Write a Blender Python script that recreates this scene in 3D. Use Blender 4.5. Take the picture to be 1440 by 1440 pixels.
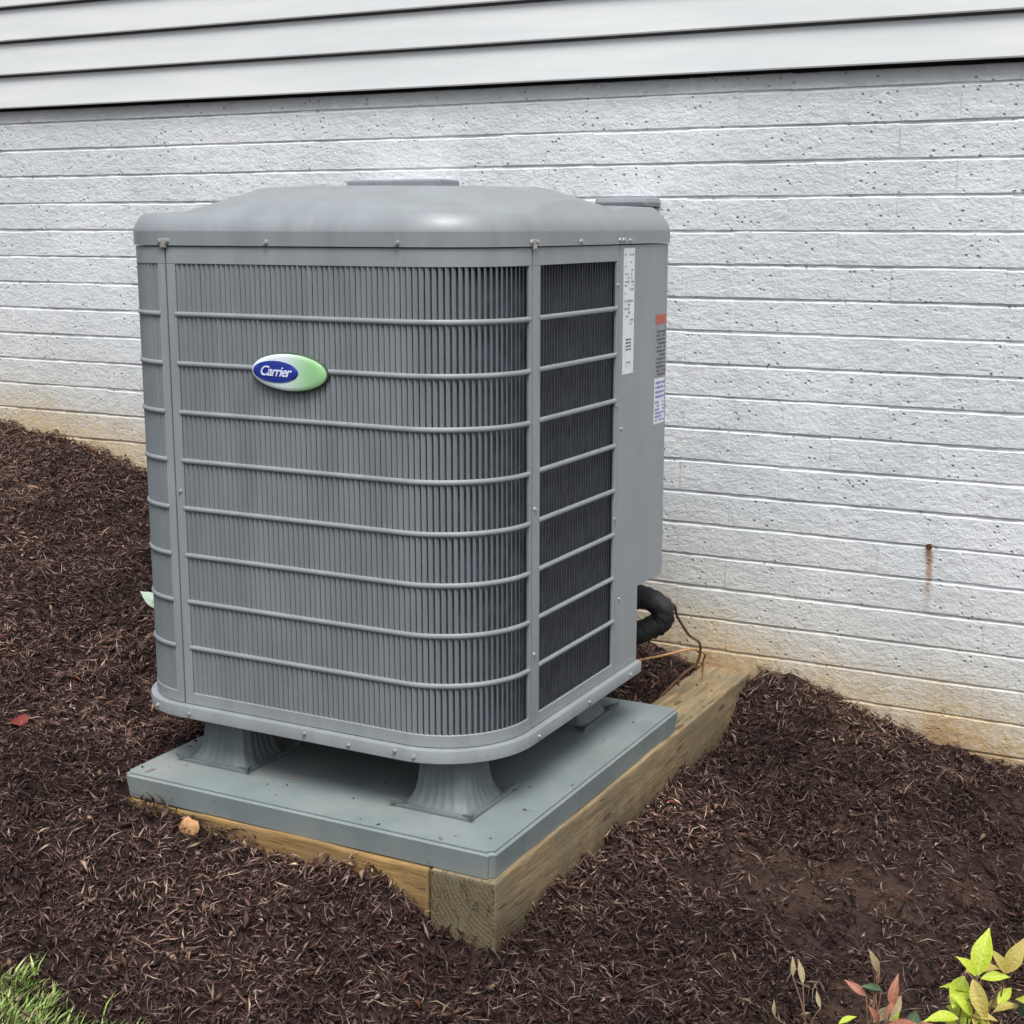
import bpy, bmesh, math, random
import numpy as np
from mathutils import Vector, Matrix

random.seed(7); rng = np.random.default_rng(7)
for o in list(bpy.data.objects): bpy.data.objects.remove(o)
scene = bpy.context.scene
COL = scene.collection

# ------------------------------------------------------------------ camera
cam_d = bpy.data.cameras.new('camera'); cam = bpy.data.objects.new('camera', cam_d); COL.objects.link(cam)
cam_d.sensor_width = 36.0; cam_d.lens = 36.0 * 2044.32 / 1440.0
cam_d.clip_start = 0.05; cam_d.clip_end = 300
YAW, PITCH = 0.4835, 0.1943
cam.location = (1.3322, -2.4549, 1.2680)
cam.rotation_euler = (math.pi/2 - PITCH, 0, YAW)
scene.camera = cam

# ------------------------------------------------------------------ world, sun, exposure (bright overcast)
SUN_EL, SUN_AZ = math.radians(61), math.radians(148)      # azimuth clockwise from +Y
world = bpy.data.worlds.new('World'); scene.world = world; world.use_nodes = True
wn = world.node_tree; wn.nodes.clear()
sky = wn.nodes.new('ShaderNodeTexSky'); sky.sky_type = 'NISHITA'; sky.sun_disc = False
sky.sun_elevation = SUN_EL; sky.sun_rotation = SUN_AZ
sky.air_density = 1.0; sky.dust_density = 2.0; sky.ozone_density = 1.0
hs = wn.nodes.new('ShaderNodeHueSaturation'); hs.inputs['Saturation'].default_value = 0.28
bg = wn.nodes.new('ShaderNodeBackground'); bg.inputs['Strength'].default_value = 0.12
wo = wn.nodes.new('ShaderNodeOutputWorld')
tc = wn.nodes.new('ShaderNodeTexCoord'); sp_ = wn.nodes.new('ShaderNodeSeparateXYZ'); wn.links.new(tc.outputs['Generated'], sp_.inputs[0])
mr = wn.nodes.new('ShaderNodeMapRange'); wn.links.new(sp_.outputs[2], mr.inputs[0])      # cloud layer: brightness rises evenly from horizon to zenith
for i_, v_ in enumerate((0.0, 1.0, 0.25, 1.8)): mr.inputs[i_+1].default_value = v_
mu = wn.nodes.new('ShaderNodeMix'); mu.data_type = 'RGBA'; mu.blend_type = 'MULTIPLY'; mu.inputs[0].default_value = 1.0
wn.links.new(sky.outputs[0], hs.inputs['Color']); wn.links.new(hs.outputs[0], mu.inputs[6]); wn.links.new(mr.outputs[0], mu.inputs[7]); wn.links.new(mu.outputs[2], bg.inputs['Color']); wn.links.new(bg.outputs[0], wo.inputs['Surface'])
sun_d = bpy.data.lights.new('sun', 'SUN'); sun = bpy.data.objects.new('sun', sun_d); COL.objects.link(sun)
sun_d.energy = 1.5; sun_d.angle = math.radians(28); sun_d.color = (1.0, 0.965, 0.92)
sd = Vector((math.sin(SUN_AZ)*math.cos(SUN_EL), math.cos(SUN_AZ)*math.cos(SUN_EL), math.sin(SUN_EL)))
sun.rotation_euler = sd.to_track_quat('Z', 'Y').to_euler()
sun.location = sd * 20
vs = scene.view_settings; vs.view_transform = 'Standard'; vs.look = 'None'; vs.gamma = 1.0; vs.use_curve_mapping = False
vs.exposure = 0.90
scene.render.engine = 'CYCLES'

# ------------------------------------------------------------------ materials
class NT:
    def __init__(s, name):
        s.m = bpy.data.materials.new(name); s.m.use_nodes = True
        s.t = s.m.node_tree; s.b = s.t.nodes['Principled BSDF']
    def n(s, typ, **kw):
        nd = s.t.nodes.new('ShaderNode' + typ)
        for k, v in kw.items(): setattr(nd, k, v)
        return nd
    def l(s, a, b): s.t.links.new(a, b)
    def val(s, sock, v):
        if hasattr(v, 'is_output'): s.l(v, sock)
        else: sock.default_value = v
    def math(s, op, a, b=0.0, c=None, clamp=False):
        nd = s.n('Math', operation=op); nd.use_clamp = clamp
        s.val(nd.inputs[0], a); s.val(nd.inputs[1], b)
        if c is not None: s.val(nd.inputs[2], c)
        return nd.outputs[0]
    def mapr(s, v, a, b, c=0.0, d=1.0, smooth=True):
        nd = s.n('MapRange'); nd.interpolation_type = 'SMOOTHSTEP' if smooth else 'LINEAR'
        s.val(nd.inputs[0], v)
        for i, q in enumerate((a, b, c, d)): nd.inputs[i+1].default_value = q
        return nd.outputs[0]
    def mix(s, f, a, b, blend='MIX'):
        nd = s.n('Mix', data_type='RGBA', blend_type=blend)
        s.val(nd.inputs[0], f)
        for i, q in ((6, a), (7, b)):
            if hasattr(q, 'is_output'): s.l(q, nd.inputs[i])
            else: nd.inputs[i].default_value = (*q, 1) if len(q) == 3 else q
        return nd.outputs[2]
    def noise(s, vec, scale, detail=4, rough=0.55, dist=0.0):
        nd = s.n('TexNoise'); nd.inputs['Scale'].default_value = scale; nd.inputs['Detail'].default_value = detail
        nd.inputs['Roughness'].default_value = rough; nd.inputs['Distortion'].default_value = dist
        if vec is not None: s.l(vec, nd.inputs['Vector'])
        return nd.outputs['Fac']
    def pos(s): return s.n('NewGeometry').outputs['Position']
    def obj(s): return s.n('TexCoord').outputs['Object']
    def scale(s, vec, sc):
        nd = s.n('Mapping'); s.l(vec, nd.inputs['Vector']); nd.inputs['Scale'].default_value = sc; return nd.outputs[0]
    def bump(s, h, strength=0.3, dist=0.01, normal=None):
        nd = s.n('Bump'); nd.inputs['Strength'].default_value = strength; nd.inputs['Distance'].default_value = dist
        s.l(h, nd.inputs['Height'])
        if normal is not None: s.l(normal, nd.inputs['Normal'])
        return nd.outputs[0]
    def out(s, color=None, rough=None, normal=None, metal=None, spec=None):
        if color is not None: s.val(s.b.inputs['Base Color'], color if hasattr(color, 'is_output') else (*color, 1))
        if rough is not None: s.val(s.b.inputs['Roughness'], rough)
        if normal is not None: s.l(normal, s.b.inputs['Normal'])
        if metal is not None: s.b.inputs['Metallic'].default_value = metal
        if spec is not None: s.b.inputs['Specular IOR Level'].default_value = spec
        return s.m

M = {}
def plain(name, col, rough=0.5, var=0.12, sc=9.0, bump=0.0, bsc=200.0, metal=0.0, spec=0.5):
    n = NT(name); p = n.pos()
    f = n.noise(p, sc, 5)
    c = n.mix(n.mapr(f, .3, .7), tuple(q*(1-var) for q in col), tuple(min(1, q*(1+var)) for q in col))
    nm = n.bump(n.noise(p, bsc, 2), bump, .002) if bump else None
    r = n.mapr(n.noise(p, sc*2.3, 3), .3, .7, rough-.06, rough+.06)
    M[name] = n.out(c, r, nm, metal, spec); return M[name]

def steel(name, col, gloss=0.0):            # powder-coated sheet metal: faint dust, faint run marks
    n = NT(name); p = n.pos()
    f = n.noise(n.scale(p, (5, 5, 1.3)), 3.0, 5)
    c = n.mix(n.mapr(f, .3, .72), tuple(q*.92 for q in col), tuple(q*1.08 for q in col))
    f2 = n.noise(p, 38, 4, .7)
    c = n.mix(n.mapr(f2, .56, .8, 0, .30), c, (.33, .31, .27))
    zz = n.n('SeparateXYZ'); n.l(p, zz.inputs[0])        # soil thrown up by rain on the lowest part of the cabinet
    spl = n.math('MULTIPLY', n.mapr(zz.outputs[2], .13, .42, 1, 0), n.mapr(n.noise(p, 70, 5, .75), .55, .68))
    c = n.mix(n.math('MULTIPLY', spl, .5), c, (.22, .16, .11))
    st = n.noise(n.scale(p, (26, 26, .9)), 1.0, 4, .7)   # faint rain runs
    c = n.mix(n.mapr(st, .55, .75, 0, .16), c, (.36, .36, .34))
    M[name] = n.out(c, n.mapr(f, .3, .7, .36, .5), n.bump(n.noise(p, 6, 2), .08, .01), spec=.45)
    if gloss: n.b.inputs['Coat Weight'].default_value = gloss; n.b.inputs['Coat Roughness'].default_value = .48
steel('grey_steel', (.232, .257, .268))
steel('cap_steel', (.205, .226, .238), .35)
steel('grille_steel', (.160, .181, .194))
plain('coil', (.075, .080, .102), .7, .3, 30)
plain('dark_gap', (.02, .021, .023), .8)
plain('black_rubber', (.014, .015, .016), .72, .35, 18, .5, 120)
plain('copper', (.13, .065, .035), .5, .25, 30)
plain('zinc', (.42, .42, .41), .38, .15, 60, metal=.6)
plain('box_grey', (.24, .245, .27), .5, .1)
plain('label_white', (.66, .68, .70), .45, .05, 30)
plain('label_red', (.42, .10, .06), .5, .1)
plain('label_blue', (.16, .19, .50), .5, .1)
plain('print_dark', (.06, .065, .075), .5, .2, 60)
plain('badge_rim', (.045, .075, .04), .45)
plain('badge_blue', (.016, .035, .24), .3, .08)
plain('badge_letter', (.62, .68, .85), .35, .03)
plain('rust_iron', (.09, .035, .018), .85, .3, 80)

def badge_face():
    n = NT('badge_face'); g = n.n('TexCoord').outputs['Generated']
    sx = n.n('SeparateXYZ'); n.l(g, sx.inputs[0])
    c = n.mix(n.mapr(sx.outputs[0], .35, .85), (.62, .70, .72), (.27, .52, .25))
    M['badge_face'] = n.out(c, .3)
badge_face()

def pad_mat():
    n = NT('pad_plastic'); p = n.pos()
    f = n.noise(p, 5, 6, .6); f2 = n.noise(p, 60, 3)
    c = n.mix(n.mapr(f, .3, .7), (.160, .194, .198), (.198, .232, .234))
    c = n.mix(n.mapr(n.noise(p, 11, 5, .7), .55, .75, 0, .35), c, (.25, .24, .205))
    c = n.mix(n.mapr(f2, .64, .78, 0, .45), c, (.09, .08, .07))
    c = n.mix(n.mapr(n.noise(p, 2.6, 6, .7), .5, .72, 0, .45), c, (.27, .25, .20))
    M['pad'] = n.out(c, n.mapr(f, .3, .7, .5, .66), n.bump(f2, .12, .002), spec=.4)
pad_mat()
plain('foot_plastic', (.112, .134, .138), .6, .12, 14, .15, 90)

def brick_paint():
    n = NT('brick_paint'); p = n.pos()
    sx = n.n('SeparateXYZ'); n.l(p, sx.inputs[0]); x, z = sx.outputs[0], sx.outputs[2]
    big = n.noise(p, 1.7, 4); mid = n.noise(n.scale(p, (1, 1, 1.6)), 26, 6, .68); fine = n.noise(p, 120, 4, .7)
    base = n.mix(n.mapr(big, .38, .62), (.602, .628, .650), (.685, .705, .722))
    base = n.mix(n.mapr(mid, .54, .72, 0, .5), base, (.46, .49, .53))
    base = n.mix(n.mapr(n.noise(p, 75, 5, .75), .54, .70, 0, .42), base, (.42, .45, .49))
    # chips and open pores in the paint
    vo = n.n('TexVoronoi'); vo.inputs['Scale'].default_value = 42; vo.inputs['Randomness'].default_value = 1; n.l(p, vo.inputs['Vector'])
    reg = n.mapr(n.noise(p, 8, 4, .6), .47, .58)
    pore = n.math('MULTIPLY', n.mapr(vo.outputs['Distance'], .10, .22, 1, 0), reg)
    base = n.mix(n.math('MULTIPLY', pore, .62), base, (.17, .17, .175))
    nz = n.n('TexNoise'); nz.inputs['Scale'].default_value = 24; nz.inputs['Detail'].default_value = 4; n.l(p, nz.inputs['Vector'])
    wp = n.n('VectorMath', operation='SCALE'); n.l(nz.outputs['Color'], wp.inputs[0]); wp.inputs['Scale'].default_value = .11
    wa = n.n('VectorMath', operation='ADD'); n.l(p, wa.inputs[0]); n.l(wp.outputs[0], wa.inputs[1])
    v2 = n.n('TexVoronoi'); v2.inputs['Scale'].default_value = 11; n.l(wa.outputs[0], v2.inputs['Vector'])
    scuff = n.math('MULTIPLY', n.mapr(v2.outputs['Distance'], .05, .13, 1, 0), n.mapr(n.noise(p, 4.5, 3), .48, .58))
    base = n.mix(n.math('MULTIPLY', scuff, .42), base, (.24, .24, .245))
    # soil splashed up from the bed: follows the sloping ground line along the wall
    g = n.math('MULTIPLY_ADD', x, -.187, -.09)
    h = n.math('SUBTRACT', z, g)
    hn = n.math('ADD', h, n.math('MULTIPLY', n.math('SUBTRACT', n.noise(n.scale(p, (1, 1, .35)), 7, 6, .65), .5), .26))
    lo = n.math('MULTIPLY', n.mapr(hn, .03, .27, 1, 0), n.mapr(n.noise(p, 60, 5, .75), .36, .60, .45, 1)); hi = n.mapr(hn, .05, .66, .5, 0)
    amt = n.mapr(n.noise(n.scale(p, (1, 0, 0)), 1.3, 2), .35, .65, .8, 1)
    base = n.mix(n.math('MULTIPLY', hi, amt), base, (.50, .47, .37))
    base = n.mix(n.math('MULTIPLY', n.math('MULTIPLY', lo, amt), .97), base, (.50, .355, .165))
    low2 = n.mapr(hn, -.03, .07, .75, 0)
    base = n.mix(low2, base, (.33, .20, .085))
    # greyer towards the siding
    base = n.mix(n.mapr(n.math('ADD', z, n.math('MULTIPLY', n.noise(p, 6, 5), .08)), 1.64, 1.73, 0, .5), base, (.40, .41, .40))
    # rust run below the old nail
    dx = n.math('ABSOLUTE', n.math('SUBTRACT', n.math('ADD', x, n.math('MULTIPLY', n.noise(p, 30, 2), .012)), .522))
    st = n.math('MULTIPLY', n.mapr(dx, .002, .014, 1, 0), n.math('MULTIPLY', n.mapr(z, .376, .386, 1, 0), n.mapr(z, .14, .36, 0, 1)))
    base = n.mix(n.math('MULTIPLY', st, .8), base, (.30, .13, .045))
    hh = n.math('ADD', n.math('MULTIPLY', mid, 1.0), n.math('MULTIPLY', fine, .35))
    hh = n.math('SUBTRACT', hh, n.math('MULTIPLY', pore, .7))
    M['brick_paint'] = n.out(base, .62, n.bump(hh, .85, .0075), spec=.35)
brick_paint()

def siding_mat():
    n = NT('siding_vinyl'); p = n.pos()
    f = n.noise(n.scale(p, (.6, 1, 6)), 3, 5)
    c = n.mix(n.mapr(f, .3, .7), (.555, .575, .578), (.615, .632, .630))
    c = n.mix(n.mapr(n.noise(n.scale(p, (3, 3, .6)), 5, 5, .7), .55, .8, 0, .2), c, (.50, .50, .47))
    M['siding'] = n.out(c, .5, n.bump(n.noise(n.scale(p, (.15, 1, 6)), 60, 3), .12, .002), spec=.35)
siding_mat()

def wood(name, a, b, c3, axis):
    n = NT(name); p = n.obj()
    sc = [26, 26, 26]; sc[axis] = 2.4
    g = n.noise(n.scale(p, tuple(sc)), 2.2, 8, .7, .5)
    sc2 = [210, 210, 210]; sc2[axis] = 16
    g2 = n.noise(n.scale(p, tuple(sc2)), 1, 5, .7)
    sc3 = [34, 34, 34]; sc3[axis] = .9
    chk = n.mapr(n.math('ABSOLUTE', n.math('SUBTRACT', n.noise(n.scale(p, tuple(sc3)), 1.0, 3, .6), .5)), .0, .012, 1, 0)     # drying checks along the grain
    chk = n.math('MULTIPLY', chk, n.mapr(n.noise(p, 3.5, 2), .45, .6))
    col = n.mix(n.mapr(g, .32, .68), a, b)
    col = n.mix(n.mapr(n.noise(p, 6, 6, .7), .42, .66, 0, .8), col, c3)
    col = n.mix(n.mapr(g2, .50, .72, 0, .55), col, tuple(q*.5 for q in a))
    vo = n.n('TexVoronoi'); vo.inputs['Scale'].default_value = 1.0
    sk = [16, 16, 16]; sk[axis] = 4.2
    n.l(n.scale(p, tuple(sk)), vo.inputs['Vector'])
    col = n.mix(n.mapr(vo.outputs['Distance'], .07, .16, .75, 0), col, (.07, .038, .016))       # knots
    col = n.mix(n.math('MULTIPLY', chk, .8), col, (.03, .02, .012))
    sz = n.n('SeparateXYZ'); n.l(p, sz.inputs[0])
    dirt = n.math('ADD', sz.outputs[2], n.math('MULTIPLY', n.noise(p, 22, 5, .7), .16))
    col = n.mix(n.mapr(dirt, -.13, -.03, .7, 0), col, (.075, .05, .032))     # soil clinging above the mulch line
    hgt = n.math('SUBTRACT', g2, n.math('MULTIPLY', chk, 1.2))
    M[name] = n.out(col, .82, n.bump(hgt, .4, .004), spec=.2)
wood('timber_gold', (.215, .130, .046), (.35, .225, .090), (.215, .150, .076), 0)
wood('timber_worn', (.160, .118, .066), (.320, .238, .138), (.17, .150, .10), 1)
def endgrain():
    n = NT('timber_end'); p = n.obj()
    w = n.n('TexWave'); w.wave_type = 'RINGS'; w.rings_direction = 'Y'; w.inputs['Scale'].default_value = 30
    w.inputs['Distortion'].default_value = 2.5; w.inputs['Detail'].default_value = 4; w.inputs['Detail Scale'].default_value = 1.5
    mp = n.n('Mapping'); n.l(p, mp.inputs['Vector']); mp.inputs['Location'].default_value = (-.06, 0, .02); n.l(mp.outputs[0], w.inputs['Vector'])
    fib = n.noise(p, 190, 4, .7)
    col = n.mix(n.math('MULTIPLY', w.outputs['Fac'], .6), (.105, .084, .050), (.20, .160, .098))
    col = n.mix(n.mapr(fib, .5, .7, 0, .55), col, (.045, .038, .024))
    col = n.mix(n.mapr(n.noise(p, 20, 6, .72), .45, .68, 0, .75), col, (.150, .140, .088))
    cr = n.mapr(n.math('ABSOLUTE', n.math('SUBTRACT', n.noise(n.scale(p, (1, 1, .5)), 17, 4, .6), .5)), 0, .010, .8, 0)
    col = n.mix(cr, col, (.022, .018, .012))
    M['timber_end'] = n.out(col, .88, n.bump(n.math('SUBTRACT', fib, cr), .6, .004), spec=.15)
endgrain()

def mulch_ground():
    n = NT('mulch_soil'); p = n.pos()
    f = n.noise(p, 55, 6, .7); f2 = n.noise(n.scale(p, (1, 3, 1)), 90, 4, .7)
    c = n.mix(n.mapr(f, .35, .68), (.020, .012, .010), (.062, .038, .033))
    c = n.mix(n.mapr(f2, .6, .75, 0, .5), c, (.10, .062, .042))
    sx = n.n('SeparateXYZ'); n.l(p, sx.inputs[0])
    c = n.mix(n.math('MULTIPLY', n.mapr(n.noise(p, 3.4, 4), .48, .62), n.mapr(sx.outputs[0], .05, .3, 0, .6)), c, (.085, .052, .034))
    M['mulch_soil'] = n.out(c, .9, n.bump(f, .9, .02), spec=.15)
mulch_ground()
def tinted(name, rough=.8, spec=.2, trans=0.0):
    n = NT(name); a = n.n('Attribute'); a.attribute_name = 'tint'
    M[name] = n.out(a.outputs['Color'], rough, None, spec=spec)
    if trans:
        n.b.inputs['Subsurface Weight'].default_value = 0
tinted('shred', .85, .15); tinted('grass_blade', .6, .3)

def leaf_mat(name, a, b, vein):
    n = NT(name); p = n.obj()
    c = n.mix(n.mapr(n.noise(p, 24, 4), .35, .65), a, b)
    sx = n.n('SeparateXYZ'); n.l(p, sx.inputs[0])
    c = n.mix(n.mapr(n.math('ABSOLUTE', sx.outputs[1]), 0, .035, .6, 0), c, vein)
    c = n.mix(n.mapr(n.noise(p, 9, 4), .58, .75, 0, .5), c, tuple(q*.6 for q in b))
    M[name] = n.out(c, .42, n.bump(n.noise(p, 14, 3), .25, .02), spec=.45)
    tr = n.n('BsdfTranslucent'); n.l(c, tr.inputs['Color'])
    mx = n.n('MixShader'); mx.inputs[0].default_value = .3
    o = [q for q in n.t.nodes if q.type == 'OUTPUT_MATERIAL'][0]
    n.l(n.b.outputs[0], mx.inputs[1]); n.l(tr.outputs[0], mx.inputs[2]); n.l(mx.outputs[0], o.inputs['Surface'])
leaf_mat('leaf_lime', (.40, .52, .03), (.56, .64, .07), (.55, .62, .14))
leaf_mat('leaf_gold', (.42, .36, .07), (.50, .42, .11), (.42, .24, .10))
leaf_mat('leaf_red', (.36, .13, .08), (.48, .22, .14), (.50, .25, .15))
leaf_mat('leaf_dark', (.05, .10, .05), (.08, .15, .07), (.12, .2, .1))
leaf_mat('leaf_dry', (.30, .24, .13), (.40, .32, .18), (.34, .27, .15))
leaf_mat('leaf_crimson', (.20, .025, .02), (.28, .05, .035), (.25, .06, .04))
leaf_mat('leaf_pale', (.42, .58, .44), (.60, .72, .60), (.5, .62, .45))
plain('stem', (.14, .075, .045), .7, .25, 40)
plain('chunk', (.46, .25, .11), .8, .25, 50, .6, 150)

# ------------------------------------------------------------------ mesh helpers
def link(name, me, mat=None, parent=None):
    o = bpy.data.objects.new(name, me); COL.objects.link(o)
    if mat is not None and me is not None and not me.materials: me.materials.append(M[mat])
    if parent is not None: o.parent = parent
    return o
def mk(name, verts, faces, mat, parent=None, smooth=False):
    me = bpy.data.meshes.new(name); me.from_pydata([tuple(v) for v in verts], [], faces); me.update()
    if smooth: me.shade_smooth()
    return link(name, me, mat, parent)
def fix_normals(me):
    bm = bmesh.new(); bm.from_mesh(me); bmesh.ops.recalc_face_normals(bm, faces=bm.faces); bm.to_mesh(me); bm.free()
def box_mesh(name, x0, x1, y0, y1, z0, z1, bev=0.0, seg=2, subdiv=None):
    bm = bmesh.new()
    r = bmesh.ops.create_cube(bm, size=1.0)
    for v in bm.verts: v.co = Vector(((x0+x1)/2 + v.co.x*(x1-x0), (y0+y1)/2 + v.co.y*(y1-y0), (z0+z1)/2 + v.co.z*(z1-z0)))
    if bev: bmesh.ops.bevel(bm, geom=bm.edges[:], offset=bev, segments=seg, affect='EDGES', profile=.6)
    me = bpy.data.meshes.new(name); bm.to_mesh(me); bm.free(); return me
def box(name, x0, x1, y0, y1, z0, z1, mat, parent=None, bev=0.0, seg=2):
    return link(name, box_mesh(name, x0, x1, y0, y1, z0, z1, bev, seg), mat, parent)
def thing(name, label, cat, loc=(0, 0, 0), group=None):
    o = bpy.data.objects.new(name, None); COL.objects.link(o); o.location = loc; o.empty_display_size = .1
    return tag(o, label, cat, group)
def tag(o, label=None, cat=None, group=None, kind=None):
    if label: o['label'] = label
    if cat: o['category'] = cat
    if group: o['group'] = group
    if kind: o['kind'] = kind
    return o
def tube_geo(pts, rad, n=10):
    pts = [Vector(p) for p in pts]; V = []; F = []
    rads = rad if isinstance(rad, (list, tuple)) else [rad]*len(pts)
    up = Vector((0.13, 0.21, 1)).normalized()
    for i, p in enumerate(pts):
        t = (pts[min(i+1, len(pts)-1)] - pts[max(i-1, 0)]).normalized()
        a = t.cross(up)
        if a.length < 1e-3: a = t.cross(Vector((1, 0, 0)))
        a.normalize(); b = a.cross(t)
        for k in range(n):
            th = 2*math.pi*k/n; V.append(p + (a*math.cos(th) + b*math.sin(th))*rads[i])
    for i in range(len(pts)-1):
        for k in range(n):
            F.append((i*n+k, i*n+(k+1) % n, (i+1)*n+(k+1) % n, (i+1)*n+k))
    F.append(tuple(range(n-1, -1, -1))); F.append(tuple((len(pts)-1)*n+k for k in range(n)))
    return V, F
def smooth_path(pts, sub=6):
    P = [Vector(p) for p in pts]; out = []
    for i in range(len(P)-1):
        p0 = P[max(i-1, 0)]; p1 = P[i]; p2 = P[i+1]; p3 = P[min(i+2, len(P)-1)]
        for k in range(sub):
            t = k/sub
            out.append(.5*((2*p1) + (p2-p0)*t + (2*p0-5*p1+4*p2-p3)*t*t + (3*p1-p0-3*p2+p3)*t**3))
    out.append(P[-1]); return out
def tube(name, pts, rad, mat, parent=None, n=10, sub=0):
    if sub:
        if isinstance(rad, (list, tuple)):
            q = np.linspace(0, len(rad)-1, (len(rad)-1)*sub+1); rad = [float(v) for v in np.interp(q, range(len(rad)), rad)]
        pts = smooth_path(pts, sub)
    V, F = tube_geo(pts, rad, n); o = mk(name, V, F, mat, parent, True); fix_normals(o.data); return o

# ------------------------------------------------------------------ terrain
W = 1.631                                     # brick face plane of the house
CP = np.array([
 (-5.5,W,.75),(-4.2,W,.60),(-3.09,W,.494),(-2.7,W,.457),(-2.38,W,.392),(-1.7,W,.22),(-1.1,W,.12),(-.6,W,.04),(-.2,W,-.05),
 (.02,W,-.07),(.17,W,-.062),(.32,W,-.134),(.53,W,-.197),(.81,W,-.24),(1.5,W,-.33),(2.6,W,-.45),
 (-1.04,-.02,-.05),(-1.04,.3,-.022),(-1.04,.7,.02),(-1.04,1.1,.06),(-1.6,.75,.13),(-2.4,.8,.27),(-1.5,.1,.02),  # hidden bank points at the pad's left rear raised to block light
 (-.97,-.02,-.062),(-.8,-.02,-.082),(-.67,-.02,-.118),(-.52,-.02,-.118),(-.38,-.02,-.112),(-.25,-.02,-.135),(-.16,-.02,-.165),(-.09,-.03,-.215),(0.01,-.03,-.222),
 (.02,.15,-.212),(.02,.56,-.203),(.02,.98,-.206),(.02,1.3,-.215),(.02,1.45,-.165),(.02,1.55,-.10),
 (-.17,1.15,-.075),(-.17,1.5,-.06),(-.62,1.3,.045),  # last point: unseen mulch heap, added to keep rear light from under the unit
 (.3,1.3,-.18),(.45,.7,-.25),(.8,1.2,-.28),(.9,.5,-.33),(.4,-.2,-.28),(0,-.4,-.28),(-.5,-.4,-.22),(-1.0,-.5,-.17),(-1.6,-.5,-.08),
 (-.7,-1.2,-.33),(.4,-1.2,-.40),(1.4,-.6,-.45),(2.2,.4,-.46),(-2.2,-1.2,-.15),(-3.5,0,.2),(-3.5,-1.5,.0),(0,-2.4,-.5),(2,-2,-.6)])
def tps_k(r2): return np.where(r2 > 1e-12, r2*np.log(np.maximum(r2, 1e-12)), 0)
_n = len(CP); _d2 = ((CP[:, None, :2]-CP[None, :, :2])**2).sum(-1)
_A = np.zeros((_n+3, _n+3)); _A[:_n, :_n] = tps_k(_d2) + np.eye(_n)*1e-4
_A[:_n, _n] = 1; _A[:_n, _n+1:] = CP[:, :2]; _A[_n, :_n] = 1; _A[_n+1:, :_n] = CP[:, :2].T
_w = np.linalg.solve(_A, np.concatenate([CP[:, 2], np.zeros(3)]))
def vnoise(x, y, sc, seed):
    X = x*sc; Y = y*sc; xi = np.floor(X).astype(int); yi = np.floor(Y).astype(int); fx = X-xi; fy = Y-yi
    fx = fx*fx*(3-2*fx); fy = fy*fy*(3-2*fy)
    def h(a, b):
        q = np.sin(a*127.1+b*311.7+seed*74.7)*43758.5453; return q-np.floor(q)
    return (h(xi, yi)*(1-fx)+h(xi+1, yi)*fx)*(1-fy)+(h(xi, yi+1)*(1-fx)+h(xi+1, yi+1)*fx)*fy
def gz(x, y, relief=1.0):
    x = np.atleast_1d(np.asarray(x, float)); y = np.atleast_1d(np.asarray(y, float))
    xc = np.clip(x, -5.5, 3.0); yc = np.clip(y, -2.5, W)
    z = np.empty(len(xc))
    for i in range(0, len(xc), 20000):
        a = xc[i:i+20000]; b = yc[i:i+20000]
        d2 = (a[:, None]-CP[None, :, 0])**2 + (b[:, None]-CP[None, :, 1])**2
        z[i:i+20000] = tps_k(d2)@_w[:_n] + _w[_n] + a*_w[_n+1] + b*_w[_n+2]
    z = z + relief*((vnoise(x, y, 8, 1)-.5)*.030 + (vnoise(x, y, 21, 2)-.5)*.034 + (vnoise(x, y, 47, 3)-.5)*.012)
    inside = (x > -1.03) & (x < .0) & (y > .0) & (y < 1.06)
    return np.where(inside, np.minimum(z, -.11), z)
def ground():
    xs = np.concatenate([np.linspace(-40, -5, 16)[:-1], np.arange(-5, 3.0, .035), np.linspace(3.0, 40, 16)])
    ys = np.concatenate([np.linspace(-40, -2.2, 16)[:-1], np.arange(-2.2, W+.03, .035), [W+.08]])
    X, Y = np.meshgrid(xs, ys); Z = gz(X.ravel(), Y.ravel())
    nx, ny = len(xs), len(ys)
    V = np.stack([X.ravel(), Y.ravel(), Z], 1)
    idx = np.arange(nx*ny).reshape(ny, nx)
    F = np.stack([idx[:-1, :-1], idx[:-1, 1:], idx[1:, 1:], idx[1:, :-1]], -1).reshape(-1, 4)
    me = bpy.data.meshes.new('ground'); me.vertices.add(len(V)); me.vertices.foreach_set('co', V.ravel())
    me.loops.add(F.size); me.loops.foreach_set('vertex_index', F.ravel().astype(np.int32))
    me.polygons.add(len(F)); me.polygons.foreach_set('loop_start', np.arange(0, F.size, 4, dtype=np.int32))
    me.update(); me.validate(); me.shade_smooth()
    o = link('ground', me, 'mulch_soil'); o['kind'] = 'structure'
ground()

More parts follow.
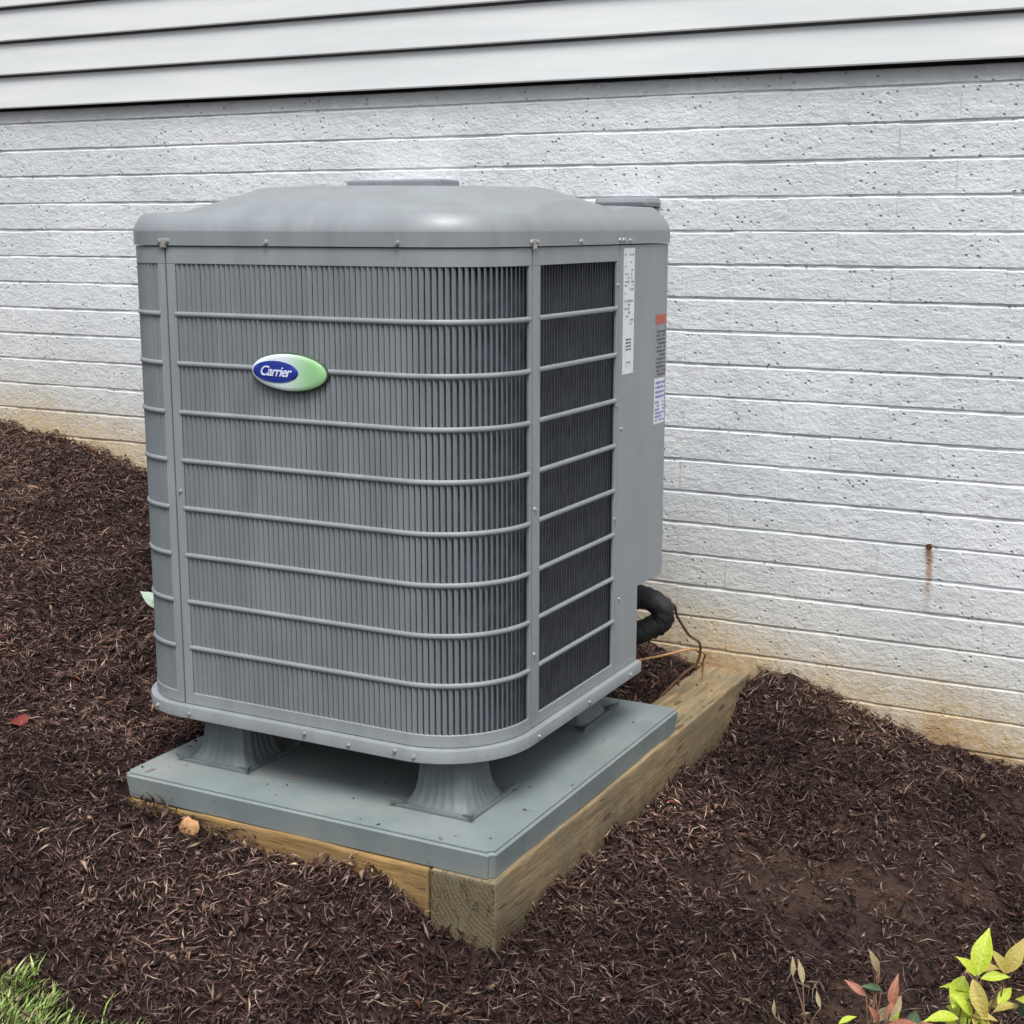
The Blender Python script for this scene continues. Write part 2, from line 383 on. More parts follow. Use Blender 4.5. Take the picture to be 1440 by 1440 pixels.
# ------------------------------------------------------------------ house wall: painted brick below, lap siding above
CH = .0968; JT = .0062; BL = .305
house = thing('house_wall', 'white painted brick foundation wall with white lap siding above it', 'wall', (0, W, 0))
def brick_mesh(seed, L):
    r = random.Random(seed); nx, nz = 7, 4; H = CH-JT; V = []; F = []
    us = [0, .003, L*.14, L*.27, L*.39, L*.5, L*.62, L*.74, L*.87, L-.003, L]; ws = [0, .0036, H-.0036, H]; nx = 11
    for j, w in enumerate(ws):
        for i, u in enumerate(us):
            edge = i in (0, nx-1) or j in (0, nz-1)
            d = .0034 if j in (0, nz-1) else (.0002 if i in (0, nx-1) else r.uniform(-.0012, .0014))
            dz = r.uniform(-.0017, .0017) if j in (0, nz-1) else 0
            V.append((u, d, w+dz))
    id = lambda i, j: j*nx+i
    for j in range(nz-1):
        for i in range(nx-1): F.append((id(i, j), id(i+1, j), id(i+1, j+1), id(i, j+1)))
    ring = [id(i, 0) for i in range(nx)] + [id(nx-1, j) for j in range(1, nz)] + [id(i, nz-1) for i in range(nx-2, -1, -1)] + [id(0, j) for j in range(nz-2, 0, -1)]
    b0 = len(V)
    for k in ring: v = V[k]; V.append((v[0], .06, v[2]))
    m = len(ring)
    for k in range(m): F.append((ring[k], b0+k, b0+(k+1) % m, ring[(k+1) % m]))
    me = bpy.data.meshes.new('brick'); me.from_pydata(V, [], F); me.update(); me.materials.append(M['brick_paint']); fix_normals(me)
    return me
wallb = box('brick_wall', -7, 5, .0044, .22, -1.0, 1.685, 'brick_paint', house)
bmeshes = [brick_mesh(s, BL-.0003) for s in range(9)]
restV = []; restF = []
for k in range(-2, 22):                      # course k hangs below the joint at 1.54 - k*CH
    z0 = 1.5415 - (k+1)*CH + JT/2
    cut = .48 if k == -2 else 1.0               # top course disappears behind the siding
    off = (BL/2 if k % 2 else 0) + random.uniform(-.006, .006) + .07
    for i in range(-21, 16):
        x = i*BL + off
        gl = .49 + (x+3.1)*-.187
        if z0 + CH < gl - .16: continue
        if -3.35 < x < .98:
            o = link('brick', bmeshes[random.randrange(9)], None, wallb)
            o.location = (x, random.uniform(-.0009, .0009), z0 + random.uniform(-.0008, .0008)); o.scale.z = cut*random.uniform(.995, 1.035)
        elif -6.6 < x < 4.5:
            me = bmeshes[random.randrange(9)]; b0 = len(restV)
            restV += [(v.co.x+x, v.co.y, v.co.z*cut+z0) for v in me.vertices]; restF += [tuple(q+b0 for q in p.vertices) for p in me.polygons]
o = mk('brick_remainder', restV, restF, 'brick_paint', wallb); o['kind'] = 'stuff'
# lap siding: every board its own piece, lower edge proud of the board below
SB = 1.694; SE = .1187
sid = box('siding_wall', -7, 5, .006, .2, 1.735, 6.6, 'siding', house)
for k in range(41):
    z = SB + k*SE
    prof = [(-.030, z), (-.0315, z+.004), (-.030, z+.013), (-.0135, z+SE-.0075), (.004, z+SE-.0065), (.005, z+SE-.010), (-.010, z+SE-.014), (-.022, z+.03), (-.022, z)]
    V = []; F = []
    xsx = np.linspace(-7, 5, 13)
    for xx in xsx:
        wv = .0007*math.sin(xx*3.1+k*1.7) + .0005*math.sin(xx*7.3+k)
        for (yy, zz) in prof: V.append((xx, yy+wv, zz+.6*wv))
    n = len(prof)
    for a in range(len(xsx)-1):
        for b in range(n): F.append((a*n+b, a*n+(b+1) % n, (a+1)*n+(b+1) % n, (a+1)*n+b))
    F.append(tuple(range(n))); F.append(tuple((len(xsx)-1)*n+b for b in range(n-1, -1, -1)))
    o = mk('siding_board', V, F, 'siding', sid); fix_normals(o.data)
box('siding_gap_shade', -7, 5, .012, .1, 1.686, 1.734, 'dark_gap', house)  # near-black strip paints the shade of the recess under the lowest board
# old nail in the brick joint
V, F = tube_geo([(.514, W+.03, .387), (.515, W-.012, .384)], .0035, 8)
V2, F2 = tube_geo([(.5155, W-.011, .3838), (.5155, W-.015, .3835)], .009, 10)
nail = mk('nail', list(V)+list(V2), list(F)+[tuple(q+len(V) for q in f) for f in F2], 'rust_iron')
tag(nail, 'rusty nail stuck in the white brick wall above an orange rust streak', 'nail')
# electrical disconnect box and conduit body on the wall behind the unit
db = thing('disconnect_box', 'grey electrical disconnect box on the brick wall, lid just showing over the fan cap', 'electrical box', (-1.15, W, 1.1))
box('enclosure', -.17, .125, -.10, .002, 0, .279, 'box_grey', db, .006)
box('lid', -.196, .150, -.122, .002, .283, .311, 'box_grey', db, .007)
db2 = thing('conduit_body', 'small dark grey conduit box on the brick wall behind the rear cap corner', 'conduit box', (-.385, W, 1.1))
box('housing', -.085, .065, -.10, .002, 0, .219, 'box_grey', db2, .01)
box('cover', -.098, .070, -.112, .002, .222, .249, 'box_grey', db2, .012)
tube('conduit', [(0, -.045, .005), (0, -.045, -.4), (0, -.045, -1.25)], .014, 'box_grey', db2)
tube('conduit', [(.02, -.03, .005), (.02, -.03, -.3), (.02, -.03, -1.25)], .014, 'box_grey', db).location = (0, 0, 0)

# ------------------------------------------------------------------ timbers and pad
def timber(name, x0, x1, y0, y1, z0, z1, mat, label, endmat=None):
    me = box_mesh(name, x0, x1, y0, y1, z0, z1, .006, 2)
    bm = bmesh.new(); bm.from_mesh(me)
    ax = 0 if (x1-x0) > (y1-y0) else 1
    L = [e for e in bm.edges if abs((e.verts[0].co-e.verts[1].co)[ax]) > .5]
    bmesh.ops.subdivide_edges(bm, edges=L, cuts=14)
    for v in bm.verts:
        t = v.co[ax]
        v.co.z += .0016*math.sin(t*9.1)+.001*math.sin(t*23); v.co[1-ax] += .0014*math.sin(t*7.3+1)
    bm.to_mesh(me); bm.free(); me.materials.append(M[mat])
    if endmat:
        me.materials.append(M[endmat])
        for p in me.polygons:
            if abs(p.normal[ax]) > .8: p.material_index = 1
    o = link(name, me); tag(o, label, 'timber'); return o
timber('landscape_timber', -.152, .004, -.004, W+.004, -.28, -.0615, 'timber_worn', 'weathered square timber running from its exposed end grain back to the brick wall', 'timber_end')
timber('landscape_timber', -.985, -.1565, -.002, .15, -.26, -.0625, 'timber_gold', 'golden timber board under the front edge of the grey pad, half buried in mulch')

def pad():
    a, b, t = 1.0, 1.05, .0595
    bm = bmesh.new(); bmesh.ops.create_cube(bm, size=1)
    for v in bm.verts:
        k = .006 if v.co.z < 0 else 0
        v.co = Vector((-a/2 + v.co.x*(a-2*k), b/2 + v.co.y*(b-2*k), -t/2 + v.co.z*t))
    ve = [e for e in bm.edges if abs(e.verts[0].co.z-e.verts[1].co.z) > .01]
    bmesh.ops.bevel(bm, geom=ve, offset=.012, segments=3, affect='EDGES')
    top = [e for e in bm.edges if e.verts[0].co.z > -.001 and e.verts[1].co.z > -.001]
    bmesh.ops.bevel(bm, geom=top, offset=.007, segments=3, affect='EDGES')
    me = bpy.data.meshes.new('equipment_pad'); bm.to_mesh(me); bm.free(); me.shade_smooth()
    me.set_sharp_from_angle(angle=math.radians(40))
    o = link('equipment_pad', me, 'pad'); tag(o, 'flat grey green plastic equipment pad resting on the timbers', 'pad')
pad()

# ------------------------------------------------------------------ condenser geometry
XL, XR, YF, YB = -1.055, -.075, .099, 1.12
RFR, RFL, RBR, RBL = .20, .16, .04, .14
ZB, ZT, HF = .1587, 1.2245, .1254
Z0, RP = 1.1852, .1108
def perimeter():
    segs = []
    def line(a, b, n): segs.append(('l', Vector(a), Vector(b), Vector(n)))
    def arc(c, r, a0): segs.append(('a', Vector(c), r, a0))
    line((XL+RFL, YF), (XR-RFR, YF), (0, -1)); arc((XR-RFR, YF+RFR), RFR, -math.pi/2)
    line((XR, YF+RFR), (XR, YB-RBR), (1, 0)); arc((XR-RBR, YB-RBR), RBR, 0)
    line((XR-RBR, YB), (XL+RBL, YB), (0, 1)); arc((XL+RBL, YB-RBL), RBL, math.pi/2)
    line((XL, YB-RBL), (XL, YF+RFL), (-1, 0)); arc((XL+RFL, YF+RFL), RFL, math.pi)
    return segs
SEG = perimeter()
LEN = [((s[2]-s[1]).length if s[0] == 'l' else s[2]*math.pi/2) for s in SEG]
TOT = sum(LEN)
def at(s):
    s = s % TOT
    for sg, L in zip(SEG, LEN):
        if s <= L + 1e-9:
            if sg[0] == 'l':
                p = sg[1].lerp(sg[2], s/L); return p, sg[3]
            th = sg[3] + s/sg[2]; n = Vector((math.cos(th), math.sin(th))); return sg[1]+n*sg[2], n
        s -= L
    return SEG[0][1], SEG[0][3]
S_RSTART = LEN[0]+LEN[1]                       # start of the flat right side
def s_right(y): return S_RSTART + (y-(YF+RFR))
S_LS = -.882-(XL+RFL); S_RS = s_right(.318)
def stations(s0, s1, step=.012):
    br = [0]; acc = 0
    for _ in range(2):
        for L in LEN: acc += L; br.append(acc)
    br = [b-TOT for b in br] + br
    pts = {s0, s1}
    for b0, b1, i in [(br[j], br[j+1], j) for j in range(len(br)-1)]:
        pass
    # straight runs need few stations, arcs many
    s = s0; out = [s0]
    nst = max(2, int((s1-s0)/step))
    for k in range(1, nst+1): out.append(s0+(s1-s0)*k/nst)
    return out
def sweep(s0, s1, prof, step=.012, closed=False):
    """prof: closed polygon of (outward offset, z)"""
    st = stations(s0, s1, step); V = []; F = []; n = len(prof)
    if closed: st = st[:-1]
    for s in st:
        p, nn = at(s)
        for d, z in prof: V.append((p.x+nn.x*d, p.y+nn.y*d, z))
    m = len(st)
    for a in range(m if closed else m-1):
        c = (a+1) % m
        for b in range(n): F.append((a*n+b, c*n+b, c*n+(b+1) % n, a*n+(b+1) % n))
    if not closed:
        F.append(tuple(range(n-1, -1, -1))); F.append(tuple((m-1)*n+b for b in range(n)))
    return V, F
class Acc:
    def __init__(s): s.V = []; s.F = []
    def add(s, VF):
        b = len(s.V); s.V += VF[0]; s.F += [tuple(q+b for q in f) for f in VF[1]]; return s
    def build(s, name, mat, parent, smooth=False, ang=35):
        o = mk(name, s.V, s.F, mat, parent); fix_normals(o.data)
        if smooth: o.data.shade_smooth(); o.data.set_sharp_from_angle(angle=math.radians(ang))
        return o
def rect(d0, d1, z0, z1, c=.0): 
    if not c: return [(d0, z0), (d1, z0), (d1, z1), (d0, z1)]
    return [(d0, z0), (d1-c, z0), (d1, z0+c), (d1, z1-c), (d1-c, z1), (d0, z1)]

unit = thing('heat_pump', 'grey louvered outdoor heat pump unit with an oval badge, raised on riser feet', 'heat pump', ((XL+XR)/2, (YF+YB)/2, HF))
UL = unit.location.copy()
def adopt(o, parent=unit):
    return o
# children are authored in world coordinates; the parent inverse keeps them there
def U(o, parent=None):
    p = parent or unit; o.parent = p
    o.matrix_parent_inverse = Matrix.Translation(-UL) if p is unit else Matrix.Identity(4)
    return o

# base pan: plate, lip and ledge
S_CH = S_RSTART+LEN[2]+LEN[3]+(XR-RBR+.29)      # chamfer of the rear pipe corner, on the back edge
prof_b = [(-.05, HF+.002), (.008, HF), (.0145, HF+.004), (.0155, ZB-.0035), (.0145, ZB-.001), (-.004, ZB), (-.02, ZB), (-.05, ZB-.01)]
a = Acc()
a.add(sweep(S_CH-TOT, s_right(.92), prof_b, .012))
base = U(a.build('base_pan', 'grey_steel', None, True))
cx, cy = (XL+XR)/2, (YF+YB)/2
V = []; F = []
for s in stations(S_CH-TOT, s_right(.92), .03):
    p, nn = at(s); V.append((p.x-nn.x*.03, p.y-nn.y*.03, HF+.006))
F.append(tuple(range(len(V)-1, -1, -1)))
U(mk('base_plate', V, F, 'dark_gap', None))

# coil behind the louvers: follows the louvered faces, set back
a = Acc()
a.add(sweep(s_right(.80)-TOT if False else 0, s_right(.80), rect(-.045, -.020, ZB, ZT), .014))
a.add(sweep(TOT-LEN[7]-LEN[6]+.02, TOT, rect(-.045, -.020, ZB, ZT), .014))
U(a.build('coil', 'coil', None, True))
# fins: dark vertical plates give the coil its faint ribs
def panel(name, s0, s1, l0, l1, label=None):
    """frame with top and bottom strips and end posts, louvre opening from l0 to l1"""
    zt0, zb0 = Z0, Z0-9*RP
    a = Acc()
    a.add(sweep(s0, s1, rect(-.005, 0, zt0, ZT-.0008, .0012)))
    a.add(sweep(s0, s1, rect(-.005, 0, ZB+.001, zb0, .0012)))
    for p0, p1 in ((s0, l0), (l1, s1)):
        if p1-p0 > .002: a.add(sweep(p0, p1, rect(-.005, 0, zb0, zt0), .012))
        # raised bead along the post edges
        for q in ((p0+.0025, p1-.0025)):
            pass
    fr = U(a.build(name, 'grey_steel', None, True, 30))
    # rails
    for i in range(1, 9):
        z = Z0-RP*i; hw = .0054
        pr = [(-.004, z-hw), (.0005, z-hw), (.0024, z-hw*.5), (.0027, z), (.0024, z+hw*.5), (.0005, z+hw), (-.004, z+hw)]
        b = Acc().add(sweep(l0-.004, l1+.004, pr)); o = b.build('grille_rail', 'grey_steel', None, True, 50); U(o, fr)
    return fr
# one shared louvre slat: blade raked along the wrap direction, folded front lip
SW, SD, ST = .0086, .0060, .0010
zc0, zc1 = Z0-9*RP-.004, Z0+.004
prof = [(-.0003, -.0008), (.0006, -.0009), (.0085, -.0060), (.0081, -.0069)]
V = []; F = []
for z in (zc0, zc1):
    for t, d in prof: V.append((t, -d, z))
n = len(prof)
for b in range(n): F.append((b, (b+1) % n, n+(b+1) % n, n+b))
F.append(tuple(range(n-1, -1, -1))); F.append(tuple(range(n, 2*n)))
slat_me = bpy.data.meshes.new('louver_slat'); slat_me.from_pydata(V, [], F); slat_me.update(); slat_me.materials.append(M['grille_steel']); fix_normals(slat_me)
PITCHS = .0136
def slats(fr, l0, l1):
    n = int((l1-l0)/PITCHS); pt = (l1-l0)/n
    for i in range(n):
        s = l0 + pt*i + .003
        p, nn = at(s); ang = math.atan2(nn.x, -nn.y)     # local +x is the wrap direction, local -y outward
        o = link('louver_slat', slat_me, None, fr)
        o.location = (p.x, p.y, 0); o.rotation_euler = (random.uniform(-.0006, .0006), 0, ang + random.uniform(-.012, .012))
fA = panel('front_grille_panel', S_LS+.0022, S_RS-.0022, S_LS+.026, S_RS-.014); slats(fA, S_LS+.026, S_RS-.014)
yq = .776
fB = panel('side_grille_panel', S_RS+.0022, s_right(yq)-.001, s_right(.3555), s_right(.762)); slats(fB, s_right(.3555), s_right(.762))
SLb = TOT-LEN[7]-LEN[6]+.03                     # rear end of the left side
fC = panel('left_grille_panel', SLb-TOT, S_LS-.0022, SLb-TOT+.04, S_LS-.024); slats(fC, SLb-TOT+.04, S_LS-.024)
# service panel: full height to the notch, shorter round the rear corner
a = Acc()
a.add(sweep(s_right(yq)+.0012, S_RSTART+LEN[2]+LEN[3]+.06, rect(-.006, 0, .356, ZT-.0008, .0012), .01))
a.add(sweep(s_right(yq)+.0012, s_right(.92), rect(-.006, 0, ZB+.001, .3565, .0012), .01))
svc = U(a.build('service_panel', 'grey_steel', None, True))
a = Acc()   # rear sheet and chamfered pipe recess
a.add(sweep(S_RSTART+LEN[2]+LEN[3]+.06, TOT-LEN[7]-LEN[6]+.03, rect(-.006, -.0005, .356, ZT-.001), .02))
a.add(sweep(S_RSTART+LEN[2]+LEN[3]+.2, TOT-LEN[7]-LEN[6]+.03, rect(-.006, -.0005, ZB+.001, .356), .02))
a.add(([(XR-.003, .921, HF+.01), (-.29, YB-.003, HF+.01), (-.29, YB-.003, .36), (XR-.003, .921, .36), (XR-.006, .917, HF+.01), (-.296, YB-.006, HF+.01), (-.296, YB-.006, .36), (XR-.006, .917, .36)],
       [(0, 1, 2, 3), (7, 6, 5, 4), (0, 3, 7, 4), (1, 5, 6, 2)]))
a.add(([(XR-.004, .921, .357), (-.29, YB-.004, .357), (XR-.04, YB-.004, .357), (XR-.004, YB-.04, .357)], [(0, 1, 2, 3)]))
U(a.build('rear_panel', 'grey_steel', None, True))

# top cap: skirt band, sloped apron, round shoulder, open fan throat
def inset(xy):
    g = .0042; x, y = xy[:, 0], xy[:, 1]
    e = np.minimum(np.minimum(x-XL, XR-x), np.minimum(y-YF, YB-y)) + g
    for (qx, qy, r, sx_, sy_) in ((XR-RFR, YF+RFR, RFR, 1, -1), (XL+RFL, YF+RFL, RFL, -1, -1), (XR-RBR, YB-RBR, RBR, 1, 1), (XL+RBL, YB-RBL, RBL, -1, 1)):
        m = ((x-qx)*sx_ > 0) & ((y-qy)*sy_ > 0)
        e = np.where(m, r+g-np.hypot(x-qx, y-qy), e)
    return np.maximum(e, 0)
def cap():
    NP = 360; ss = [TOT*k/NP for k in range(NP)]
    per = np.array([[*(at(s)[0]+at(s)[1]*.0042)] for s in ss]); c = np.array([cx, cy])
    dense = np.array([[*(at(TOT*k/900)[0]+at(TOT*k/900)[1]*.0042)] for k in range(900)])
    RT = .335
    us = [q**1.6 for q in np.linspace(0, 1, 70)]
    V = []; F = []
    def add_ring(xy, z):
        b = len(V)
        for p, q in zip(xy, np.broadcast_to(z, (NP,))): V.append((p[0], p[1], float(q)))
        return b
    rings = []
    inner = np.array([[*(at(s)[0]-at(s)[1]*.003)] for s in ss])
    rings.append(add_ring(inner, ZT+.004)); rings.append(add_ring(per-0, ZT+.0012)); rings.append(add_ring(per, ZT+.003)); rings.append(add_ring(per, 1.244))
    ang = np.arctan2(per[:, 1]-c[1], per[:, 0]-c[0]); circ = c + RT*np.stack([np.cos(ang), np.sin(ang)], 1)
    for u in us:
        xy = per*(1-u)+circ*u
        e = inset(xy)
        rho = np.sqrt(((xy-c)**2).sum(1))
        ap = 1.2565 + .017*(1-np.exp(-e/.006)) + .95*e                    # sloped apron above the skirt
        cone = np.maximum(1.3525 - .30*np.maximum(rho-.352, 0), 1.2945 + .05*np.minimum(e, .1) + .018*np.clip((xy[:, 1]-.55)/.4, 0, 1))
        k = .0025; h = np.clip(.5+.5*(cone-ap)/k, 0, 1); z = cone*(1-h)+ap*h - k*h*(1-h)
        top = 1.3525; k = .006; h = np.clip(.5+.5*(top-z)/k, 0, 1)
        z = top*(1-h)+z*h - k*h*(1-h)
        z = z + .0035*np.exp(-((rho-.352)/.012)**2)          # rolled rim round the fan opening
        z = np.where(e < .0005, 1.2565, z)
        rings.append(add_ring(xy, z))
    for dz, rr in ((-.004, RT-.004), (-.02, RT-.006), (-.16, RT-.006)):
        rings.append(add_ring(c + rr*np.stack([np.cos(ang), np.sin(ang)], 1), 1.3530+dz))
    for a0, b0 in zip(rings[:-1], rings[1:]):
        for k in range(NP):
            k2 = (k+1) % NP; F.append((a0+k, a0+k2, b0+k2, b0+k))
    me = bpy.data.meshes.new('top_cap'); me.from_pydata(V, [], F); me.update(); fix_normals(me); me.shade_smooth(); me.set_sharp_from_angle(angle=math.radians(55))
    return U(link('top_cap', me, 'cap_steel'))
capo = cap()
a = Acc()
for r in np.arange(.03, .335, .019):
    a.add(tube_geo([(cx+r*math.cos(t), cy+r*math.sin(t), 1.340) for t in np.linspace(0, 2*math.pi, 49)], .0017, 5))
for t in np.linspace(0, 2*math.pi, 13)[:-1]:
    a.add(tube_geo([(cx+.02*math.cos(t), cy+.02*math.sin(t), 1.337), (cx+.333*math.cos(t), cy+.333*math.sin(t), 1.337)], .0022, 5))
g = a.build('fan_guard', 'coil', None, True); U(g, capo)
V = [(cx+.33*math.cos(t), cy+.33*math.sin(t), 1.2) for t in np.linspace(0, 2*math.pi, 41)[:-1]]
U(mk('fan_well', V, [tuple(range(40))], 'coil'), capo)

# screws
def hexhead():
    bm = bmesh.new()
    bmesh.ops.create_cone(bm, cap_ends=True, segments=14, radius1=.0052, radius2=.0048, depth=.0015, matrix=Matrix.Translation((0, 0, .00075)))
    bmesh.ops.create_cone(bm, cap_ends=True, segments=6, radius1=.0034, radius2=.0032, depth=.004, matrix=Matrix.Translation((0, 0, .0035)))
    me = bpy.data.meshes.new('screw'); bm.to_mesh(me); bm.free(); me.materials.append(M['zinc']); return me
scr = hexhead()
def screw(s, z, d, parent=unit, k=1.0):
    p, nn = at(s); o = link('screw', scr)
    o.matrix_world = Matrix.Identity(4)
    o.rotation_euler = Vector((nn.x, nn.y, 0)).to_track_quat('Z', 'Y').to_euler(); o.location = (p.x+nn.x*d, p.y+nn.y*d, z); o.scale = (k, k, k)
    U(o, parent)
sx = lambda x: x-(XL+RFL)
for s in (sx(-.60), sx(-.27), s_right(.55), s_right(.83)): screw(s, ZT+.009, .0042, unit, 1.25)
for s in (S_LS, S_RS, s_right(yq)+.004):
    for ds in (-.011, .011): screw(s+ds, ZT+.010, .0042, unit, 1.25)
for x in (-.528, -.289): screw(sx(x), ZB-.011, .0152, unit, 1.1)
for s in (sx(-.86), sx(-.41), s_right(.33), s_right(.6), s_right(.85), sx(-.245), -.07): screw(s, ZB-.018, .0152, unit, 1.0)
screw(S_LS+.013, .67, 0, unit); screw(S_RS+.013, .66, 0, unit); screw(S_RS+.013, .33, 0, unit)
for z in (1.13, .84, .56, .30): screw(s_right(.768), z, 0, unit, .9)
screw(s_right(.80), .78, 0, unit, .9); screw(s_right(.80), .35, 0, unit, .9)
# seam clips at the cap corners
for s in (S_LS, S_RS):
    a = Acc().add(sweep(s-.009, s+.009, rect(.003, .0065, ZT-.004, ZT+.016, .001), .004)); U(a.build('seam_clip', 'zinc', None))

# paper labels on the service panel (flat prints)
def label_strip(name, y0, y1, z0, z1, mat, parent, d=.0006):
    o = mk(name, [(XR+d, y0, z0), (XR+d, y1, z0), (XR+d, y1, z1), (XR+d, y0, z1), (XR-.0005, y0, z0), (XR-.0005, y1, z0), (XR-.0005, y1, z1), (XR-.0005, y0, z1)],
           [(0, 1, 2, 3), (0, 4, 5, 1), (1, 5, 6, 2), (2, 6, 7, 3), (3, 7, 4, 0)], mat); fix_normals(o.data)
    return U(o, parent)
lb = label_strip('paper_label', .802, .868, .912, 1.216, 'label_white', svc, .0008); lb['label'] = 'tall white energy label with small print'
a = Acc()
def rows(y0, y1, z0, z1, nrow, fill, seed, d=.0013):
    r = random.Random(seed); A = Acc(); hgt = (z1-z0)/nrow
    for i in range(nrow):
        y = y0
        while y < y1-.002:
            w = r.uniform(.004, .018); w = min(w, y1-y)
            if r.random() < fill:
                zz = z0+i*hgt; A.add(([(XR+d, y, zz+hgt*.22), (XR+d, y+w, zz+hgt*.22), (XR+d, y+w, zz+hgt*.72), (XR+d, y, zz+hgt*.72)], [(0, 1, 2, 3)]))
            y += w+r.uniform(.002, .005)
    return A
U(rows(.808, .862, 1.02, 1.205, 20, .35, 3).build('label_print', 'box_grey', None), svc)
U(rows(.818, .85, .968, 1.0, 4, .9, 4).build('label_print', 'print_dark', None), svc)
U(rows(.822, .846, .918, .945, 3, .6, 5).build('label_print', 'box_grey', None), svc)
r0, r1 = 1.012, 1.079
label_strip('label_header', r0, r1, 1.022, 1.046, 'label_red', svc)
b = label_strip('rating_label', r0+.004, r1, .884, 1.0215, 'box_grey', svc); b['label'] = 'data plate of small dark print under a red heading'
U(rows(r0+.008, r1-.002, .888, 1.018, 13, .85, 8).build('label_print', 'print_dark', None), svc)
label_strip('notice_label', r0-.002, r1, .765, .883, 'label_white', svc)['label'] = 'white notice with a blue block and blue print'
U(rows(r0+.004, r1-.003, .83, .878, 4, .95, 9).build('label_print', 'label_blue', None), svc)
U(rows(r0+.004, r1-.003, .77, .826, 6, .5, 10).build('label_print', 'label_blue', None), svc)

# oval badge
bd = bpy.data.objects.new('badge', None); COL.objects.link(bd); bd.empty_display_size = .05
U(bd); bd.location = (-.546, YF-.0045, .9585); bd['label'] = 'white to green oval badge with blue oval reading Carrier'
bd.rotation_euler = (0, math.radians(1.2), 0)
def ell(name, ax, az, cxx, y0, y1, mat, dome=.0, n=56):
    V = []; F = []
    rings = [(1, y0), (1, y1+.0008), (.985, y1), (.8, y1-dome*.6), (.5, y1-dome*.9)]
    for k, y in rings:
        for i in range(n):
            t = 2*math.pi*i/n; V.append((cxx+ax*k*math.cos(t), y, az*k*math.sin(t)))
    for a0 in range(len(rings)-1):
        for i in range(n): F.append((a0*n+i, a0*n+(i+1) % n, (a0+1)*n+(i+1) % n, (a0+1)*n+i))
    F.append(tuple((len(rings)-1)*n+i for i in range(n)))
    o = mk(name, V, F, mat, bd); fix_normals(o.data); o.data.shade_smooth(); o.data.set_sharp_from_angle(angle=math.radians(50)); return o
ell('badge_rim', .1, .0425, .0, .004, -.0035, 'badge_rim')
ell('badge_face', .0975, .0395, .0, -.003, -.0065, 'badge_face', .0015)
ell('badge_oval', .060, .0235, -.033, -.006, -.0092, 'badge_blue', .0008)
fc = bpy.data.curves.new('badge_lettering', 'FONT'); fc.body = 'Carrier'; fc.size = .030; fc.align_x = 'CENTER'; fc.align_y = 'CENTER'; fc.shear = .35; fc.extrude = .0006; fc.offset = .0004; fc.space_character = .9
fo = bpy.data.objects.new('tmp_text', fc); COL.objects.link(fo); bpy.context.view_layer.update()
tm = bpy.data.meshes.new_from_object(fo.evaluated_get(bpy.context.evaluated_depsgraph_get())); bpy.data.objects.remove(fo)
tm.name = 'badge_lettering'; tm.materials.clear(); tm.materials.append(M['badge_letter'])
to = link('badge_lettering', tm, None, bd); to.rotation_euler = (math.pi/2, 0, 0); to.location = (-.0335, -.0106, .000)

# insulated pipes and wires leaving the notch
pipes = tube('insulated_pipe', [(-0.266, 1.10, .285), (-0.188, 1.13, .272), (-0.131, 1.148, .262), (-0.096, 1.158, .236), (-0.104, 1.162, .200), (-0.151, 1.158, .168), (-0.216, 1.15, .142), (-0.276, 1.17, .09), (-0.296, 1.28, .0), (-0.306, 1.42, -.09)],
             [.029, .030, .0315, .030, .0305, .032, .030, .030, .029, .029], 'black_rubber', None, 18, 6)
for v in pipes.data.vertices:                    # wrinkled foam
    v.co += v.normal*(.0030*math.sin(v.co.x*210+v.co.z*130)*math.sin(v.co.y*190+1.3)+.0018*math.sin(v.co.z*420+v.co.x*300))
for k, (a_, b_) in enumerate((((-.176, 1.1345, .2705), (-.154, 1.141, .2665)), ((-.176, 1.155, .157), (-.198, 1.1525, .149)))):
    U(tube('tape_band', [a_, b_], .0345, 'dark_gap', None, 18), pipes)
tag(pipes, 'black foam insulated pipe bending out below the service panel toward the wall', 'pipe')
wire = tube('control_wire', [(-.16, 1.15, .25), (-.09, 1.2, .245), (-.085, 1.24, .195), (-.072, 1.30, .13), (-.05, 1.33, .10), (-.06, 1.34, .04), (-.10, 1.33, .0), (-.16, 1.30, -.07)], .0040, 'copper', None, 7, 6)
tag(wire, 'thin brown cable looping down beside the black pipe', 'cable')
wire2 = tube('bare_tube', [(-.21, 1.04, .17), (-.19, 1.12, .09), (-.15, 1.24, .07), (-.08, 1.33, .078), (-.06, 1.40, .05), (-.09, 1.47, .0), (-.10, 1.5, -.08)], .0036, 'chunk', None, 7, 6)
tag(wire2, 'pale thin tube crossing low from the notch to the wall', 'tube')

